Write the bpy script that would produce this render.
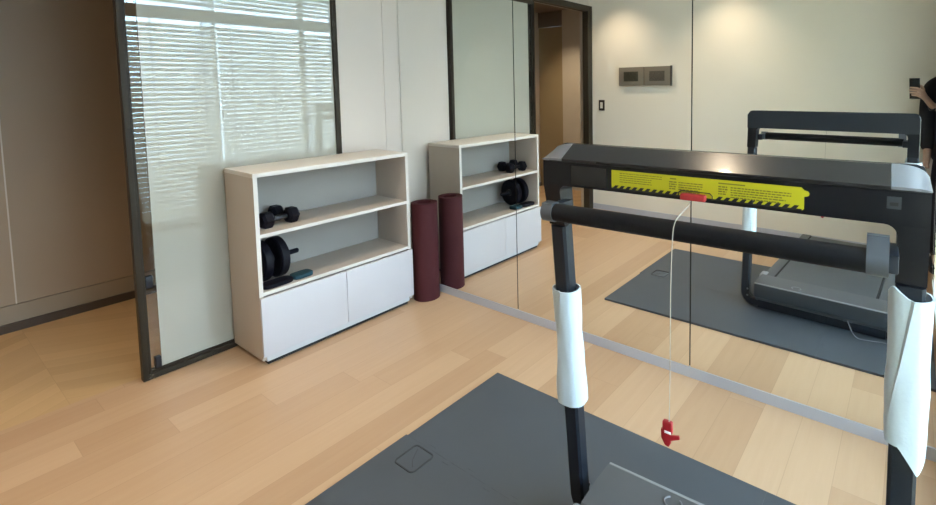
import bpy, bmesh, math, random
from mathutils import Vector, Matrix, Euler, noise

for _o in list(bpy.data.objects):
    bpy.data.objects.remove(_o)
S = bpy.context.scene
COL = S.collection
PI = math.pi
rng = random.Random(7)

# ------------------------------------------------------------------ camera
FPX, PPX, PPY = 494.1, 559.7, 122.5
YAW, PITCH, ROLL = 0.62285, 0.07300, -0.011897
CAM = Vector((-2.2389, -3.0427, 1.42))
fw = Vector((math.cos(PITCH) * math.cos(YAW), math.cos(PITCH) * math.sin(YAW), -math.sin(PITCH)))
rt = Vector((math.sin(YAW), -math.cos(YAW), 0))
up = rt.cross(fw)
rt2 = rt * math.cos(ROLL) + up * math.sin(ROLL)
up2 = up * math.cos(ROLL) - rt * math.sin(ROLL)
cd = bpy.data.cameras.new('camera')
cam = bpy.data.objects.new('camera', cd)
COL.objects.link(cam)
M = Matrix.Identity(4)
for i in range(3):
    M[i][0], M[i][1], M[i][2], M[i][3] = rt2[i], up2[i], -fw[i], CAM[i]
cam.matrix_world = M
cd.sensor_fit = 'HORIZONTAL'
cd.sensor_width = 36
cd.lens = FPX / 936 * 36
cd.shift_x = (468 - PPX) / 936
cd.shift_y = (PPY - 252.5) / 936
cd.clip_start = 0.05
S.camera = cam

# ------------------------------------------------------------------ light
S.view_settings.view_transform = 'Standard'
S.view_settings.look = 'None'
S.view_settings.gamma = 1
S.view_settings.use_curve_mapping = False
S.view_settings.exposure = 0.0
W = bpy.data.worlds.new('sky')
S.world = W
W.use_nodes = True
W.node_tree.nodes['Background'].inputs[0].default_value = (0.54, 0.77, 1.0, 1)
W.node_tree.nodes['Background'].inputs[1].default_value = 20.0
DAY_W, DAY_COL = 190.0, (0.55, 0.77, 1.0)      # daylight outside the window
SPOT_W, SPOT_COL = 70.0, (1.0, 0.80, 0.56)     # ceiling downlights


def area_light(name, loc, rot, sx, sy, power, col):
    l = bpy.data.lights.new(name, 'AREA')
    l.shape = 'RECTANGLE'
    l.size, l.size_y = sx, sy
    l.energy = power
    l.color = col
    o = bpy.data.objects.new(name, l)
    o.location = loc
    o.rotation_euler = rot
    COL.objects.link(o)
    return o


area_light('daylight', (-0.93, -3.85, 1.75), (math.radians(70), 0, 0), 1.9, 2.6, DAY_W, DAY_COL)


# ------------------------------------------------------------------ materials
def mat(name, col, rough=0.5, metal=0.0, spec=0.5, coat=0.0, ior=None, bump=0.0, bscale=80.0, var=0.0, vscale=12.0, trans=0.0):
    m = bpy.data.materials.new(name)
    m.use_nodes = True
    nt = m.node_tree
    b = nt.nodes['Principled BSDF']
    b.inputs['Base Color'].default_value = (*col, 1)
    b.inputs['Roughness'].default_value = rough
    b.inputs['Metallic'].default_value = metal
    b.inputs['Specular IOR Level'].default_value = spec
    b.inputs['Coat Weight'].default_value = coat
    b.inputs['Coat Roughness'].default_value = 0.04
    if ior:
        b.inputs['IOR'].default_value = ior
    tc = nt.nodes.new('ShaderNodeTexCoord')
    if var:
        n = nt.nodes.new('ShaderNodeTexNoise')
        n.inputs['Scale'].default_value = vscale
        n.inputs['Detail'].default_value = 4
        nt.links.new(tc.outputs['Object'], n.inputs['Vector'])
        r = nt.nodes.new('ShaderNodeMapRange')
        r.inputs['To Min'].default_value = 1 - var
        r.inputs['To Max'].default_value = 1 + var
        nt.links.new(n.outputs['Fac'], r.inputs['Value'])
        mx = nt.nodes.new('ShaderNodeVectorMath')
        mx.operation = 'SCALE'
        mx.inputs[0].default_value = col
        nt.links.new(r.outputs['Result'], mx.inputs['Scale'])
        nt.links.new(mx.outputs['Vector'], b.inputs['Base Color'])
    if bump:
        n = nt.nodes.new('ShaderNodeTexNoise')
        n.inputs['Scale'].default_value = bscale
        n.inputs['Detail'].default_value = 3
        nt.links.new(tc.outputs['Object'], n.inputs['Vector'])
        bp = nt.nodes.new('ShaderNodeBump')
        bp.inputs['Strength'].default_value = bump
        bp.inputs['Distance'].default_value = 0.002
        nt.links.new(n.outputs['Fac'], bp.inputs['Height'])
        nt.links.new(bp.outputs['Normal'], b.inputs['Normal'])
    return m


def glass_mat(name, tint=(1, 1, 1), ior=1.5):
    m = bpy.data.materials.new(name)
    m.use_nodes = True
    nt = m.node_tree
    nt.nodes.clear()
    out = nt.nodes.new('ShaderNodeOutputMaterial')
    mix = nt.nodes.new('ShaderNodeMixShader')
    t = nt.nodes.new('ShaderNodeBsdfTransparent')
    t.inputs[0].default_value = (*tint, 1)
    g = nt.nodes.new('ShaderNodeBsdfGlossy')
    g.inputs['Roughness'].default_value = 0.0
    f = nt.nodes.new('ShaderNodeFresnel')
    f.inputs['IOR'].default_value = ior
    nt.links.new(f.outputs[0], mix.inputs[0])
    nt.links.new(t.outputs[0], mix.inputs[1])
    nt.links.new(g.outputs[0], mix.inputs[2])
    nt.links.new(mix.outputs[0], out.inputs[0])
    return m


def emit_mat(name, col, s):
    m = bpy.data.materials.new(name)
    m.use_nodes = True
    nt = m.node_tree
    b = nt.nodes['Principled BSDF']
    b.inputs['Base Color'].default_value = (*col, 1)
    b.inputs['Emission Color'].default_value = (*col, 1)
    b.inputs['Emission Strength'].default_value = s
    return m


def blind_mat():
    m = bpy.data.materials.new('blind_slat')
    m.use_nodes = True
    nt = m.node_tree
    nt.nodes.clear()
    out = nt.nodes.new('ShaderNodeOutputMaterial')
    mix = nt.nodes.new('ShaderNodeMixShader')
    mix.inputs[0].default_value = 0.6
    d = nt.nodes.new('ShaderNodeBsdfDiffuse')
    d.inputs[0].default_value = (0.82, 0.82, 0.78, 1)
    t = nt.nodes.new('ShaderNodeBsdfTranslucent')
    t.inputs[0].default_value = (0.88, 0.80, 0.66, 1)
    nt.links.new(d.outputs[0], mix.inputs[1])
    nt.links.new(t.outputs[0], mix.inputs[2])
    nt.links.new(mix.outputs[0], out.inputs[0])
    return m


def wood_floor(name, chevron, pw, pl, c_lo, c_hi):
    """planks along local X; chevron zigzags them"""
    m = bpy.data.materials.new(name)
    m.use_nodes = True
    nt = m.node_tree
    N, L = nt.nodes, nt.links
    b = N['Principled BSDF']
    tc = N.new('ShaderNodeTexCoord')
    sp = N.new('ShaderNodeSeparateXYZ')
    L.new(tc.outputs['Object'], sp.inputs[0])

    def mth(op, a, b_=None, c=None):
        n = N.new('ShaderNodeMath')
        n.operation = op
        for k, v in enumerate((a, b_, c)):
            if v is None:
                continue
            if isinstance(v, (int, float)):
                n.inputs[k].default_value = v
            else:
                L.new(v, n.inputs[k])
        return n.outputs[0]
    X, Y = sp.outputs[0], sp.outputs[1]
    if chevron:
        P = 0.9
        cell = mth('FLOOR', mth('DIVIDE', X, P / 2))
        par = mth('PINGPONG', X, P / 2)
        v = mth('ADD', Y, mth('MULTIPLY', par, 0.62))
        u = mth('MULTIPLY', cell, 3.0)
        row = mth('FLOOR', mth('DIVIDE', v, pw))
        fv = mth('FRACT', mth('DIVIDE', v, pw))
        idx = cell
        fu = mth('FRACT', mth('DIVIDE', X, P / 2))
        plen = P / 2
        gu, gv = X, v
    else:
        row = mth('FLOOR', mth('DIVIDE', Y, pw))
        fv = mth('FRACT', mth('DIVIDE', Y, pw))
        wn0 = N.new('ShaderNodeTexWhiteNoise')
        wn0.noise_dimensions = '1D'
        L.new(row, wn0.inputs['W'])
        sx = mth('ADD', mth('DIVIDE', X, pl), mth('MULTIPLY', wn0.outputs['Value'], 7.0))
        idx = mth('FLOOR', sx)
        fu = mth('FRACT', sx)
        plen = pl
        gu, gv = X, Y
    cb = N.new('ShaderNodeCombineXYZ')
    L.new(row, cb.inputs[0])
    L.new(idx, cb.inputs[1])
    wn = N.new('ShaderNodeTexWhiteNoise')
    wn.noise_dimensions = '3D'
    L.new(cb.outputs[0], wn.inputs['Vector'])
    # grain, stretched along the plank and shifted per plank
    gc = N.new('ShaderNodeCombineXYZ')
    L.new(mth('ADD', mth('MULTIPLY', gu, 0.9), mth('MULTIPLY', wn.outputs['Value'], 30)), gc.inputs[0])
    L.new(mth('MULTIPLY', gv, 14.0), gc.inputs[1])
    n1 = N.new('ShaderNodeTexNoise')
    n1.inputs['Scale'].default_value = 2.2
    n1.inputs['Detail'].default_value = 6
    n1.inputs['Roughness'].default_value = 0.6
    n1.inputs['Distortion'].default_value = 0.6
    L.new(gc.outputs[0], n1.inputs['Vector'])
    ramp = N.new('ShaderNodeMixRGB')
    ramp.inputs[1].default_value = (*c_lo, 1)
    ramp.inputs[2].default_value = (*c_hi, 1)
    fac = mth('ADD', mth('MULTIPLY', wn.outputs['Value'], 0.62), mth('MULTIPLY', n1.outputs['Fac'], 0.5))
    fac = mth('SUBTRACT', fac, 0.05)
    L.new(fac, ramp.inputs[0])
    # joints
    ev = mth('LESS_THAN', mth('MINIMUM', fv, mth('SUBTRACT', 1.0, fv)), 0.0012 / pw)
    eu = mth('LESS_THAN', mth('MINIMUM', fu, mth('SUBTRACT', 1.0, fu)), 0.0012 / plen)
    j = mth('MULTIPLY', mth('MAXIMUM', ev, eu), 0.22)
    mx = N.new('ShaderNodeMixRGB')
    mx.inputs[2].default_value = (c_lo[0] * .45, c_lo[1] * .4, c_lo[2] * .35, 1)
    L.new(j, mx.inputs[0])
    L.new(ramp.outputs[0], mx.inputs[1])
    L.new(mx.outputs[0], b.inputs['Base Color'])
    b.inputs['Roughness'].default_value = 0.36
    b.inputs['Specular IOR Level'].default_value = 0.45
    return m


M_WALL = mat('wall_paint', (0.82, 0.75, 0.65), 0.75, var=0.02, vscale=2)
M_WALL2 = mat('wall_panel', (0.64, 0.56, 0.50), 0.6, var=0.02, vscale=2)
M_CEIL = mat('ceiling_paint', (0.80, 0.78, 0.74), 0.8, var=0.01)
M_FLOOR = wood_floor('oak_planks', False, 0.15, 1.5, (0.42, 0.258, 0.148), (0.58, 0.392, 0.248))
M_FLOOR2 = wood_floor('oak_chevron', True, 0.11, 0.45, (0.45, 0.285, 0.14), (0.58, 0.385, 0.20))
M_FRAME = mat('bronze_frame', (0.034, 0.026, 0.017), 0.5, spec=0.2, var=0.05)
M_FILM = mat('frosted_film', (0.40, 0.39, 0.335), 0.02, spec=0.5, ior=1.58, var=0.015, vscale=1.5)
M_CLEAR = glass_mat('clear_glass', (0.93, 0.95, 0.92))
M_PANE = glass_mat('window_glass', (0.98, 0.99, 0.99))
M_MIRROR = mat('mirror_silver', (0.93, 0.945, 0.925), 0.0, metal=1.0)
M_DARKEDGE = mat('mirror_seam', (0.03, 0.035, 0.03), 0.5)
M_STRIP = mat('aluminium_strip', (0.47, 0.47, 0.52), 0.45)
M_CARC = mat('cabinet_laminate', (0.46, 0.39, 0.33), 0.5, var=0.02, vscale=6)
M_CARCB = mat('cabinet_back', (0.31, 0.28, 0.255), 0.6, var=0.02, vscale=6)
M_EDGE = mat('cabinet_edge', (0.68, 0.63, 0.58), 0.45, var=0.01)
M_DOORW = mat('cabinet_door', (0.56, 0.54, 0.565), 0.45, var=0.01)
M_PLINTH = mat('cabinet_plinth', (0.55, 0.56, 0.58), 0.4)
M_BLACK = mat('black_parts_and_shade', (0.012, 0.012, 0.012), 0.8)  # plain black for feet and underbody, and for strips painting gap shade
M_RUBBER = mat('black_rubber', (0.004, 0.004, 0.009), 0.55, spec=0.2, bump=0.15, bscale=300)
M_STEELD = mat('dark_grip', (0.03, 0.03, 0.035), 0.35, metal=0.5)
M_TEAL = mat('teal_foam', (0.006, 0.045, 0.064), 0.75, var=0.1)
M_BURG = mat('burgundy_foam', (0.060, 0.012, 0.015), 0.75, spec=0.25, bump=0.3, bscale=500, var=0.06)
M_MAT = mat('charcoal_mat', (0.058, 0.068, 0.082), 0.55, bump=0.25, bscale=420, var=0.05, vscale=5)
M_MATD = mat('mat_dent', (0.030, 0.033, 0.037), 0.7)
M_TFRAME = mat('treadmill_dark_metal', (0.012, 0.015, 0.022), 0.40, spec=0.35, var=0.04)
M_TFACE = mat('treadmill_face', (0.006, 0.006, 0.009), 0.4, spec=0.25, var=0.04)
M_TGLOSS = mat('treadmill_top_cover', (0.022, 0.021, 0.023), 0.24, metal=0.3, coat=0.2)
M_TSCREEN = mat('treadmill_screen', (0.006, 0.006, 0.008), 0.12)
M_TSILV = mat('treadmill_silver', (0.22, 0.225, 0.25), 0.36, metal=0.55)
M_TSILVD = mat('treadmill_grey_bracket', (0.12, 0.13, 0.15), 0.34, metal=0.5)
M_GRIP = mat('handle_grip', (0.006, 0.006, 0.008), 0.55, spec=0.2, bump=0.2, bscale=600)
M_HOOD = mat('treadmill_hood', (0.075, 0.080, 0.088), 0.42, bump=0.12, bscale=700)
M_HOODF = mat('treadmill_hood_front', (0.035, 0.042, 0.050), 0.42)
M_BELT = mat('running_belt', (0.055, 0.062, 0.070), 0.40, bump=0.3, bscale=500)
M_LGREY = mat('light_grey_plastic', (0.24, 0.25, 0.26), 0.4)
M_YEL = mat('yellow_sticker', (0.56, 0.49, 0.010), 0.45)
M_INK = mat('sticker_ink', (0.20, 0.17, 0.010), 0.6)
M_INKB = mat('sticker_black', (0.010, 0.010, 0.010), 0.5)
M_RED = mat('red_plastic', (0.46, 0.025, 0.028), 0.35)
M_REDD = mat('red_clip', (0.40, 0.012, 0.020), 0.35)
M_CORD = mat('pale_cord', (0.46, 0.40, 0.33), 0.7)
M_FOAM = mat('white_packing_foam', (0.58, 0.66, 0.72), 0.65, bump=0.3, bscale=120, var=0.04, vscale=30)
M_TAUPE = mat('taupe_plate', (0.20, 0.17, 0.135), 0.5)
M_TAUPED = mat('taupe_mesh', (0.085, 0.072, 0.055), 0.6, var=0.6, vscale=60)
M_TAUPEK = mat('dark_display', (0.045, 0.042, 0.028), 0.35, var=0.5, vscale=50)
M_BROWN = mat('dark_brown_plate', (0.035, 0.028, 0.022), 0.45)
M_ROCK = mat('cream_rocker', (0.75, 0.70, 0.60), 0.4)
M_CORR = mat('corridor_panel', (0.40, 0.315, 0.235), 0.5, var=0.03, vscale=2)
M_CORRW = mat('corridor_wall', (0.60, 0.53, 0.44), 0.7, var=0.02)
M_CORRD = mat('corridor_bulkhead', (0.17, 0.125, 0.09), 0.6, var=0.03)
M_CDOOR = mat('corridor_door', (0.36, 0.27, 0.15), 0.5, var=0.04, vscale=4)
M_CSKIRT = mat('corridor_skirting', (0.075, 0.055, 0.042), 0.5)
M_CPLINTH = mat('corridor_plinth', (0.36, 0.30, 0.23), 0.5)
M_SKIN = mat('skin', (0.52, 0.33, 0.25), 0.5, var=0.05, vscale=30)
M_CLOTH = mat('navy_cloth', (0.010, 0.012, 0.022), 0.85, var=0.15, vscale=20)
M_TROUS = mat('dark_trousers', (0.008, 0.010, 0.020), 0.85, var=0.15, vscale=20)
M_HAIR = mat('dark_hair', (0.012, 0.009, 0.007), 0.45)
M_PHONE = mat('black_phone', (0.012, 0.016, 0.016), 0.25)
M_LENS = mat('phone_lens', (0.004, 0.004, 0.005), 0.1)
M_WHITE = mat('white_plastic', (0.82, 0.82, 0.80), 0.4)
M_BLIND = blind_mat()
M_TAPE = mat('blind_tape', (0.62, 0.62, 0.58), 0.8)


# ------------------------------------------------------------------ geometry helpers
def bmn():
    return bmesh.new()


def tmat(loc=(0, 0, 0), rot=(0, 0, 0)):
    return Matrix.Translation(loc) @ Euler(rot).to_matrix().to_4x4()


def add_box(bm, x0, x1, y0, y1, z0, z1, bev=0.0, seg=2, mtx=None):
    x0, x1 = min(x0, x1), max(x0, x1)
    y0, y1 = min(y0, y1), max(y0, y1)
    t = bmesh.new()
    bmesh.ops.create_cube(t, size=1)
    for v in t.verts:
        v.co = Vector(((x0 + x1) / 2 + v.co.x * (x1 - x0), (y0 + y1) / 2 + v.co.y * (y1 - y0), (z0 + z1) / 2 + v.co.z * (z1 - z0)))
    if bev:
        bmesh.ops.bevel(t, geom=t.edges[:], offset=bev, segments=seg, affect='EDGES', profile=0.6)
    if mtx is not None:
        t.transform(mtx)
    me = bpy.data.meshes.new('tmp')
    t.to_mesh(me)
    t.free()
    bm.from_mesh(me)
    bpy.data.meshes.remove(me)


def add_prism(bm, pts, axis, a0, a1, bev=0.0, mtx=None, seg=2):
    """pts: 2-D outline; axis 'x' -> (y,z), 'y' -> (x,z), 'z' -> (x,y); extruded a0..a1"""
    t = bmesh.new()

    def mk(p, a):
        return {'x': (a, p[0], p[1]), 'y': (p[0], a, p[1]), 'z': (p[0], p[1], a)}[axis]
    A = [t.verts.new(mk(p, a0)) for p in pts]
    B = [t.verts.new(mk(p, a1)) for p in pts]
    n = len(pts)
    t.faces.new(A)
    t.faces.new(B[::-1])
    for i in range(n):
        t.faces.new((A[i], B[i], B[(i + 1) % n], A[(i + 1) % n]))
    bmesh.ops.recalc_face_normals(t, faces=t.faces[:])
    if bev:
        bmesh.ops.bevel(t, geom=t.edges[:], offset=bev, segments=seg, affect='EDGES', profile=0.6)
    if n > 6:
        bmesh.ops.triangulate(t, faces=[f for f in t.faces if len(f.verts) > 4])
    if mtx is not None:
        t.transform(mtx)
    me = bpy.data.meshes.new('tmp')
    t.to_mesh(me)
    t.free()
    bm.from_mesh(me)
    bpy.data.meshes.remove(me)


def smooth_path(pts, n=6):
    P = [Vector(p) for p in pts]
    if len(P) < 3:
        return P
    out = []
    for i in range(len(P) - 1):
        p0, p1, p2, p3 = P[max(i - 1, 0)], P[i], P[i + 1], P[min(i + 2, len(P) - 1)]
        for k in range(n):
            t = k / n
            out.append(0.5 * ((2 * p1) + (p2 - p0) * t + (2 * p0 - 5 * p1 + 4 * p2 - p3) * t * t + (3 * p1 - p0 - 3 * p2 + p3) * t ** 3))
    out.append(P[-1])
    return out


def add_tube(bm, path, r, n=12, sec=None):
    """round tube (or sec: list of 2-D section points) along path"""
    P = [Vector(p) for p in path]
    rings = []
    T0 = (P[1] - P[0]).normalized()
    ref = Vector((0, 0, 1)) if abs(T0.z) < 0.9 else Vector((1, 0, 0))
    u = T0.cross(ref).normalized()
    for i, p in enumerate(P):
        if i == 0:
            T = P[1] - P[0]
        elif i == len(P) - 1:
            T = P[-1] - P[-2]
        else:
            T = (P[i + 1] - P[i]).normalized() + (P[i] - P[i - 1]).normalized()
        T.normalize()
        u = (u - T * u.dot(T)).normalized()
        v = T.cross(u)
        rr = r[i] if isinstance(r, (list, tuple)) else r
        if sec:
            rings.append([bm.verts.new(p + u * a + v * b) for a, b in sec])
        else:
            rings.append([bm.verts.new(p + u * rr * math.cos(2 * PI * k / n) + v * rr * math.sin(2 * PI * k / n)) for k in range(n)])
    for A, B in zip(rings, rings[1:]):
        m = len(A)
        for k in range(m):
            bm.faces.new((A[k], A[(k + 1) % m], B[(k + 1) % m], B[k]))
    bm.faces.new(rings[0][::-1])
    bm.faces.new(rings[-1])


def add_lathe(bm, prof, mtx=None, n=32):
    """prof: (r, z) list revolved about Z"""
    t = bmesh.new()
    rings = []
    for r, z in prof:
        if r < 1e-6:
            rings.append([t.verts.new((0, 0, z))])
        else:
            rings.append([t.verts.new((r * math.cos(2 * PI * k / n), r * math.sin(2 * PI * k / n), z)) for k in range(n)])
    for A, B in zip(rings, rings[1:]):
        for k in range(n):
            a0, a1 = A[k % len(A)], A[(k + 1) % len(A)]
            b0, b1 = B[k % len(B)], B[(k + 1) % len(B)]
            vs = []
            for v in (a0, a1, b1, b0):
                if v not in vs:
                    vs.append(v)
            if len(vs) > 2:
                t.faces.new(vs)
    bmesh.ops.recalc_face_normals(t, faces=t.faces[:])
    if mtx is not None:
        t.transform(mtx)
    me = bpy.data.meshes.new('tmp')
    t.to_mesh(me)
    t.free()
    bm.from_mesh(me)
    bpy.data.meshes.remove(me)


def obj(name, bm, m, parent=None, smooth=True, label=None):
    me = bpy.data.meshes.new(name)
    bmesh.ops.recalc_face_normals(bm, faces=bm.faces[:])
    bm.to_mesh(me)
    bm.free()
    for mm in (m if isinstance(m, (list, tuple)) else [m]):
        me.materials.append(mm)
    if smooth:
        me.polygons.foreach_set('use_smooth', [True] * len(me.polygons))
        me.set_sharp_from_angle(angle=math.radians(35))
    o = bpy.data.objects.new(name, me)
    COL.objects.link(o)
    if parent is not None:
        o.parent = parent
    if label:
        o['label'] = label
    return o


def tag(o, label, cat, group=None):
    o['label'] = label
    o['category'] = cat
    if group:
        o['group'] = group
    return o


def thing(name, label, cat, loc=(0, 0, 0), rotz=0.0, group=None):
    o = bpy.data.objects.new(name, None)
    o.empty_display_size = 0.05
    COL.objects.link(o)
    o.location = loc
    o.rotation_euler = (0, 0, rotz)
    return tag(o, label, cat, group)


def struct(name, bm, m, parent=None, smooth=False):
    o = obj(name, bm, m, parent, smooth)
    if parent is None:
        o['kind'] = 'structure'
    return o


def boxes(name, lst, m, parent=None, bev=0.0, st=False, label=None, smooth=True):
    bm = bmn()
    for b in lst:
        add_box(bm, *b, bev=bev)
    if st:
        return struct(name, bm, m, parent)
    return obj(name, bm, m, parent, smooth, label)


# ------------------------------------------------------------------ the setting
ZC = 2.6
XB = -2.605           # back wall
YW = -3.2            # window wall
YR = -3.9            # recess wall
XJ = -1.92           # jog between window wall and recess
bm = bmn()
add_box(bm, -3.5, 0.1, YR - 0.1, 0.04, -0.1, 0.0)
struct('floor', bm, M_FLOOR)
bm = bmn()
add_box(bm, -3.5, 0.1, 0.04, 1.4, -0.1, 0.0)
struct('floor_corridor', bm, M_FLOOR2)
bm = bmn()
add_box(bm, -3.5, 0.1, YR - 0.1, 0.1, ZC, ZC + 0.1)
struct('ceiling', bm, M_CEIL)
boxes('ceiling_corridor', [(-3.5, 0.1, 0.1, 1.4, 2.45, 2.55)], M_CORRD, st=True)
# left wall: solid part by the corner, over the opening, and beyond the far jamb
boxes('wall_left', [(-0.470, 0.1, 0.0, 0.1, 0, ZC), (-2.585, -0.470, 0.0, 0.1, 2.30, ZC), (-3.4, -2.585, 0.0, 0.1, 0, ZC)], M_WALL2, st=True)
boxes('trim_1', [(-0.120, -0.012, -0.004, 0.001, 0.0, ZC)], M_WALL2, st=True)
boxes('wall_mirror', [(0.012, 0.12, YW, 0.1, 0, ZC)], M_DARKEDGE, st=True)
boxes('wall_back', [(XB - 0.1, XB, YR, 0.0, 0, ZC)], M_WALL, st=True)
boxes('wall_recess', [(XB, XJ, YR - 0.1, YR, 0, ZC), (XJ, XJ + 0.08, YR, YW, 0, ZC)], M_WALL, st=True)
WX0, WX1 = -1.84, -0.004
boxes('wall_window', [(XJ + 0.08, WX0, YW - 0.1, YW, 0, ZC), (WX0, 0.12, YW - 0.1, YW, 0, 0.05), (WX1, 0.12, YW - 0.1, YW, 0.05, ZC)], M_WALL, st=True)
boxes('baseboard_mirror', [(-0.004, 0.012, YW, 0.0, 0.0, 0.050)], M_STRIP, st=True, bev=0.0)
boxes('baseboard_back', [(XB, XB + 0.012, YR, -0.01, 0, 0.06)], M_STRIP, st=True)
# corridor
boxes('wall_corridor', [(-3.5, -1.8115, 1.29, 1.4, 0.16, 2.5), (-1.8055, 0.1, 1.29, 1.4, 0.16, 2.5), (-3.5, 0.1, 1.33, 1.4, 0.0, 2.5)], M_CORR, st=True)
boxes('trim_2', [(-1.8115, -1.8055, 1.285, 1.34, 0.16, 2.45)], M_EDGE, st=True)
boxes('trim_3', [(-3.5, 0.1, 1.292, 1.335, 0.05, 0.155)], M_CPLINTH, st=True)
boxes('baseboard_corridor', [(-3.5, 0.1, 1.275, 1.335, 0, 0.05)], M_CSKIRT, st=True)
boxes('wall_corridor_end', [(-3.4, -3.3, 0.1, 0.88, 0, 2.45)], M_CORRW, st=True)
boxes('wall_corridor_bulkhead', [(-3.4, -3.3, 0.88, 1.29, 2.24, 2.45)], M_CORRD, st=True)
boxes('wall_corridor_near', [(0.0, 0.1, 0.1, 1.29, 0, 2.45)], M_CORRW, st=True)
boxes('door_2', [(-3.36, -3.31, 0.886, 1.287, 0.003, 2.235)], M_CDOOR, st=True)

# sliding door opening: head track and far jamb
boxes('trim_4', [(-2.585, -0.470, -0.045, 0.03, 2.255, 2.315)], M_FRAME, st=True)
boxes('trim_5', [(-2.585, -0.470, 0.035, 0.1, 2.27, 2.30)], M_EDGE, st=True)
boxes('trim_6', [(-2.585, -2.500, -0.045, 0.03, 0.0, 2.255)], M_FRAME, st=True)
boxes('trim_7', [(-2.585, -2.55, 0.03, 0.1, 0.0, 2.27)], M_EDGE, st=True)

# sliding glass door leaf
d = bpy.data.objects.new('door_1', None)
COL.objects.link(d)
d.location = (-1.0, 0, 0)
d['kind'] = 'structure'


def L0(x):
    return x + 1.0


boxes('stile', [(L0(-1.552), L0(-1.530), -0.034, 0.006, 0.003, 2.25), (L0(-1.530), L0(-1.516), -0.024, 0.004, 0.003, 2.25)], M_FRAME, d, bev=0.002)
boxes('stile', [(L0(-0.504), L0(-0.474), -0.034, 0.006, 0.003, 2.25)], M_FRAME, d, bev=0.002)
boxes('bottom_rail', [(L0(-1.530), L0(-0.504), -0.032, 0.004, 0.003, 0.030), (L0(-1.530), L0(-0.504), -0.022, 0.002, 0.030, 0.045)], M_FRAME, d, bev=0.001)
boxes('top_rail', [(L0(-1.530), L0(-0.504), -0.032, 0.004, 2.21, 2.25)], M_FRAME, d, bev=0.002)
boxes('frosted_glass', [(L0(-1.472), L0(-0.502), -0.016, -0.006, 0.04, 2.212)], M_FILM, d)
boxes('clear_glass', [(L0(-1.518), L0(-1.4725), -0.014, -0.008, 0.04, 2.212)], M_CLEAR, d)
boxes('door_lock', [(L0(-1.514), L0(-1.486), -0.024, 0.002, 0.455, 0.515)], M_TFRAME, d, bev=0.003)
boxes('floor_guide', [(L0(-1.50), L0(-1.475), -0.026, 0.004, 0.046, 0.10)], M_STEELD, d, bev=0.003)

# mirror panels on the right wall
my = [-0.003, -1.1000, -1.1060, -2.1940, -2.2000, -3.196]
mlab = ['tall frameless mirror panel beside the corner, reflecting the bookcase end and mat roll',
        'middle tall mirror panel reflecting the open doorway and the wall switch panels',
        'nearest tall mirror panel behind the treadmill, reflecting the person with the phone']
for k in range(3):
    bm = bmn()
    add_box(bm, 0.0, 0.010, my[2 * k + 1], my[2 * k], 0.052, ZC - 0.004)
    o = obj('mirror_panel', bm, M_MIRROR, smooth=False)
    tag(o, mlab[k], 'mirror', 'mirror panels along the right wall')

# window: frame, panes, blind (seen reflected in the door glass)
w = bpy.data.objects.new('window_1', None)
COL.objects.link(w)
w['kind'] = 'structure'
boxes('window_frame', [(WX0, WX0 + 0.05, YW - 0.09, YW - 0.03, 0.05, ZC), (-0.98, -0.93, YW - 0.09, YW - 0.03, 0.05, ZC), (WX0, WX1, YW - 0.09, YW - 0.03, 2.20, 2.28), (WX0, WX1, YW - 0.09, YW - 0.03, 0.05, 0.10)], M_WHITE, w)
boxes('pane', [(WX0 + 0.05, -0.98, YW - 0.064, YW - 0.058, 0.10, 2.20)], M_PANE, w)
boxes('pane', [(-0.93, WX1, YW - 0.064, YW - 0.058, 0.10, 2.20)], M_PANE, w)
boxes('pane', [(WX0 + 0.05, -0.98, YW - 0.064, YW - 0.058, 2.28, ZC)], M_PANE, w)
boxes('pane', [(-0.93, WX1, YW - 0.064, YW - 0.058, 2.28, ZC)], M_PANE, w)
TILT = math.radians(-54)
for (bx0, bx1, lab) in ((-0.955, -0.015, 'pale venetian blind beside the mirror, reflected in the frosted glass door'),
                        (-1.835, -0.965, 'unseen pale venetian blind added to filter daylight at the window end away from the mirror')):  # second blind, unseen, added so daylight enters only through slats
    bl = thing('venetian_blind', lab, 'blind', ((bx0 + bx1) / 2, YW, 0.05), 0, 'window blinds')
    hw = (bx1 - bx0) / 2
    bm = bmn()
    z = 0.085
    while z < 2.52:
        if not (2.08 < z < 2.26):
            add_box(bm, -hw, hw, -0.025, 0.025, -0.0012, 0.0012, mtx=tmat((0, -0.002, z), (TILT, 0, 0)))
        z += 0.050
    obj('slats', bm, M_BLIND, bl, smooth=False)
    boxes('head_rail', [(-hw, hw, -0.03, 0.03, 2.10, 2.225)], M_TAPE, bl, bev=0.003)
    boxes('bottom_rail', [(-hw, hw, -0.022, 0.022, 0.030, 0.050)], M_WHITE, bl, bev=0.003)
    for x in (hw - 0.12, hw - 0.56, -hw + 0.05):
        boxes('ladder_tape', [(x - 0.006, x + 0.006, 0.0225, 0.0232, 0.05, 2.10)], M_TAPE, bl)


# ceiling downlights
def downlight(x, y, z, power, label, ang=105, col=SPOT_COL):
    t = thing('ceiling_downlight', label, 'light', (x, y, z), 0, 'recessed downlights')
    bm = bmn()
    add_lathe(bm, [(0.036, -0.004), (0.048, -0.006), (0.052, 0.0)], n=24)
    obj('trim_ring', bm, M_WHITE, t)
    bm = bmn()
    add_lathe(bm, [(0, -0.001), (0.036, -0.001)], n=24)
    obj('bulb', bm, emit_mat('downlight_lens', (1.0, 0.88, 0.7), 6), t)
    l = bpy.data.lights.new('downlight_lamp', 'SPOT')
    l.energy = power
    l.color = col
    l.spot_size = math.radians(ang)
    l.spot_blend = 1.0
    l.shadow_soft_size = 0.04
    lo = bpy.data.objects.new('downlight_lamp', l)
    COL.objects.link(lo)
    lo.parent = t
    lo.location = (0, 0, -0.02)


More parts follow.
